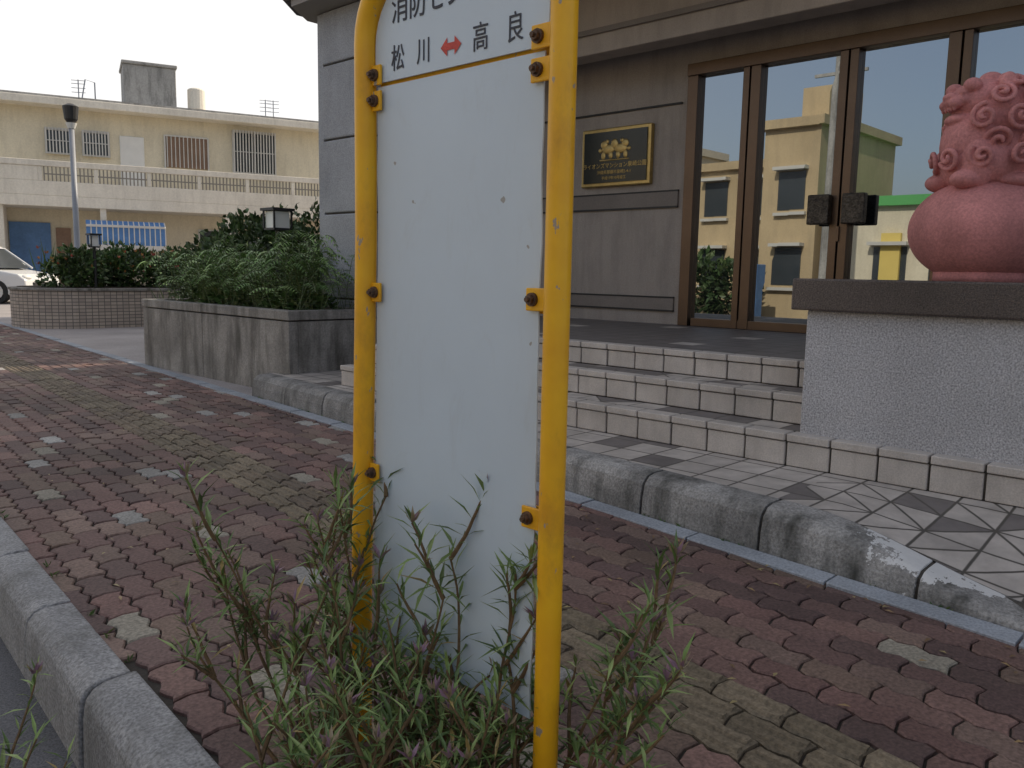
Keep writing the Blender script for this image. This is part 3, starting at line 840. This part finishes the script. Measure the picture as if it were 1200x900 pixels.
caster=empty('neighbour_building')  # hidden block added to cast shade over the far pavement
b=B(); b.box(16.4,28,11,23,0,12); b.obj('walls','cream',parent=caster)
b=B()
for z in (1.5,5.2,9):
    for s in (12.5,15.5,18.5): b.box(16.34,16.42,s,s+1.6,z,z+1.8)
b.obj('windows','dkglass',parent=caster)
b=B(); b.box(16.2,28.2,10.8,23.2,12,12.4); b.obj('roof','roofconc',parent=caster)
def opp(name,t,s0,s1,h,m,band=None):
    e=empty(name); b=B(); b.box(t-7,t,s0,s1,-.3,h); b.obj('walls',m,parent=e)
    b=B(); f2=B(); z=1.2
    while z+1.6<h:
        s=s0+.5
        while s+1.3<s1:
            b.box(t-.02,t+.03,s,s+1.2,z,z+1.5); f2.box(t-.01,t+.45,s-.1,s+1.3,z+1.55,z+1.68); f2.box(t-.01,t+.2,s-.1,s+1.3,z-.22,z-.10); s+=2.0
        z+=3.0
    b.obj('windows','dkglass',parent=e); f2.obj('sills','frame',parent=e)
    b=B(); b.box(t-7.2,t+.25,s0-.2,s1+.2,h,h+.35); b.obj('parapet',band or m,parent=e)
    return e
e=opp('tan_shop_house',-14,14.2,16.6,7.4,'cream3')
b=B(); b.box(-18,-15.5,14.6,15.8,7.75,9.2); b.obj('roof_stair_house','cream3',parent=e)
opp('tan_shop_house',-16,16.8,21.5,6.2,'cream3')
e=opp('low_shop_building',-14,6.5,13.6,4.2,'cream','green')
b=B(); b.box(-13.95,-13.8,8.6,9.6,-.2,3.2); b.box(-13.95,-13.8,11.2,11.9,-.2,3.2); b.obj('sign_panels','yband',parent=e)
opp('tan_shop_house',-15,-6,5.5,7.0,'cream3')
opp('tan_shop_house',-15,23,34,7.5,'cream')
vm=empty('vending_machine')
b=B(); b.box(-11.9,-11.2,15.2,16.0,-.1,2.0); b.obj('cabinet','bluedoor',parent=vm,bevel=.02)
b=B(); b.box(-11.2,-11.17,15.3,15.9,1.0,1.85); b.obj('display','lampglass',parent=vm)
up=empty('utility_pole')
b=B(); b.tube([(-10.3,12.2,-.1),(-10.3,12.2,9)],[.16,.10],14); b.box(-10.35,-10.25,11.4,13.0,8.3,8.4); b.obj('pole','roofconc',parent=up)
b=B()
for c in ((-12.5,18.5,1.2),(-12.5,17.0,1.0),(-12.5,20,1.9),(-12,22,2)): cloud(b,c,(1.1,1.2,1.2),700,.3,dk,.3)
b.obj('roadside_shrubs','leaf')

# ------------------------------------------------------------------ street lamp, garden lights
sl=empty('street_lamp')
b=B(); b.tube([(8.9,25.6,0),(8.9,25.6,.5),(8.9,25.6,5.5)],[.13,.085,.07],14); b.obj('post','steel',parent=sl,smooth=True)
b=B(); b.tube([(8.9,25.6,5.4),(8.9,25.6,5.5),(8.9,25.6,5.85),(8.9,25.6,5.92)],[.10,.17,.21,.08],16); b.obj('lamp_head','black',parent=sl)
b=B(); b.tube([(8.9,25.6,5.25),(8.9,25.6,5.4)],[.09,.15],16); b.obj('lamp_diffuser','lampglass',parent=sl)
def glight(gx,gy,z0,z1,hw):
    gl_=empty('garden_light')
    b=B(); b.tube([(gx,gy,z0),(gx,gy,z1)],.035,10); b.box(gx-hw-.04,gx+hw+.04,gy-hw-.04,gy+hw+.04,z1+.29,z1+.33); b.box(gx-hw,gx+hw,gy-hw,gy+hw,z1,z1+.03)
    for dx in (-hw,hw):
        for dy in (-hw,hw): b.box(gx+dx-.012,gx+dx+.012,gy+dy-.012,gy+dy+.012,z1+.03,z1+.29)
    b.obj('lantern_post','black',parent=gl_)
    b=B(); b.box(gx-hw+.02,gx+hw-.02,gy-hw+.02,gy+hw-.02,z1+.03,z1+.28); b.obj('lantern_glass','lampglass',parent=gl_)
glight(7.75,21.2,.9,1.9,.1); glight(7.0,11.7,0,2.08,.15)

# ------------------------------------------------------------------ parked car
car=empty('parked_car')
CM=frame(8.9,37.1,0)
def cprism(bb,prof,w0,w1=None):
    n=len(prof); w1=w1 or w0
    vs=[(x,-(w0 if z<1.25 else w1),z) for x,z in prof]+[(x,(w0 if z<1.25 else w1),z) for x,z in prof]
    bb.add(vs,[tuple(range(n)),tuple(range(n,2*n))[::-1]]+[(i,n+i,n+(i+1)%n,(i+1)%n) for i in range(n)],CM)
b=B(); cprism(b,[(-2.9,.35),(-2.95,.8),(-2.85,1.3),(1.2,1.32),(1.6,1.28),(2.6,1.1),(2.88,.9),(2.92,.5),(2.85,.32)],1.18,1.12)
b.obj('body','carpaint',parent=car,bevel=.05,seg=3)
b=B(); cprism(b,[(-2.7,1.3),(-2.45,2.0),(.9,2.05),(1.9,1.3)],1.1,.92); b.obj('glasshouse','dkglass',parent=car,bevel=.03)
b=B(); cprism(b,[(-2.5,2.0),(-2.3,2.13),(.7,2.16),(1.0,2.03)],.9,.9)
for y in (-1,1):
    b.tube([(.9,y*.92,2.05),(1.9,y*1.07,1.3)],.045,6,CM)
    b.tube([(-.9,y*.94,2.05),(-.9,y*1.1,1.3)],.05,6,CM); b.tube([(-2.45,y*.92,2.0),(-2.7,y*1.08,1.3)],.07,6,CM)
b.obj('roof_pillars','carpaint',parent=car,bevel=.02)
b=B(); hb=B()
for x in (-1.85,1.8):
    for y in (-1,1):
        b.tube([(x,y*.95,.44),(x,y*1.2,.44)],.44,24,CM); hb.tube([(x,y*1.19,.44),(x,y*1.22,.44)],.27,12,CM)
b.obj('tyres','rubber',parent=car,bevel=.01); hb.obj('hubcaps','frame',parent=car)
b=B()
for y in (-.85,.85): b.sphere((2.75,y,.98),(.16,.25,.11),CM)
b.obj('headlamps','lampglass',parent=car,smooth=True)
b=B()
for y in (-1.25,1.25): b.sphere((1.4,y,1.42),(.09,.14,.1),CM)
b.obj('mirrors','carpaint',parent=car,smooth=True)
b=B(); b.box(2.88,2.95,-.7,.7,.5,.8,CM)
for y in (-1.185,1.185): b.box(-.9,-.87,y-.004,y+.004,.45,1.28,CM); b.box(1.05,1.08,y-.004,y+.004,.45,1.28,CM)
b.obj('grille_and_seams','black',parent=car)

# ------------------------------------------------------------------ light
sd=Vector((.97,-.2,0)).normalized(); el=math.radians(38)
sun_to=Vector((sd.x*math.cos(el),sd.y*math.cos(el),math.sin(el)))
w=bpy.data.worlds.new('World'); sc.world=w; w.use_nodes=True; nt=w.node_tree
sky=nt.nodes.new('ShaderNodeTexSky'); sky.sky_type='NISHITA'; sky.sun_disc=False
sky.sun_elevation=el; sky.sun_rotation=math.atan2(sd.x,sd.y); sky.dust_density=3.5; sky.air_density=1.0; sky.ozone_density=1.0
# pale haze colour mixed into the sky to brighten ambient light, strongest straight ahead
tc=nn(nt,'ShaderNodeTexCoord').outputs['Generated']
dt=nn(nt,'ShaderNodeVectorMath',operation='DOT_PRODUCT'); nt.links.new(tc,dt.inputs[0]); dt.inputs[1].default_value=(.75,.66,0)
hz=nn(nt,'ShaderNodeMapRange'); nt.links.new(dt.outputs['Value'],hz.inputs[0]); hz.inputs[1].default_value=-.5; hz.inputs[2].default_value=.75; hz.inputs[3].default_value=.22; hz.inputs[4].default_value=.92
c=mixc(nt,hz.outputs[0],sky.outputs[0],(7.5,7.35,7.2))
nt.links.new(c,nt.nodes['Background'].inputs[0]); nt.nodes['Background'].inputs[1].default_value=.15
ld=bpy.data.lights.new('sun','SUN'); ld.energy=4.5; ld.angle=math.radians(.5); ld.color=(1,.86,.66)
lo=bpy.data.objects.new('sun',ld); COL.objects.link(lo); lo.rotation_euler=(-sun_to).to_track_quat('-Z','Y').to_euler()

# ------------------------------------------------------------------ camera
cd=bpy.data.cameras.new('camera'); cam=bpy.data.objects.new('camera',cd); COL.objects.link(cam)
cd.sensor_width=36; cd.lens=36*980/1200; cd.clip_end=3000; cd.clip_start=.05
th=math.radians(7.6)
F0=Fv*math.cos(th)+Vector((0,0,-math.sin(th))); U0=Fv*math.sin(th)+Vector((0,0,math.cos(th)))
s_=.019;c_=math.cos(math.asin(s_))
X=Rv*c_+U0*s_; Y=-Rv*s_+U0*c_; Z=-F0
m=Matrix((X,Y,Z)).transposed().to_4x4(); m.translation=Vector((0,0,1.5*K)); cam.matrix_world=m
sc.camera=cam
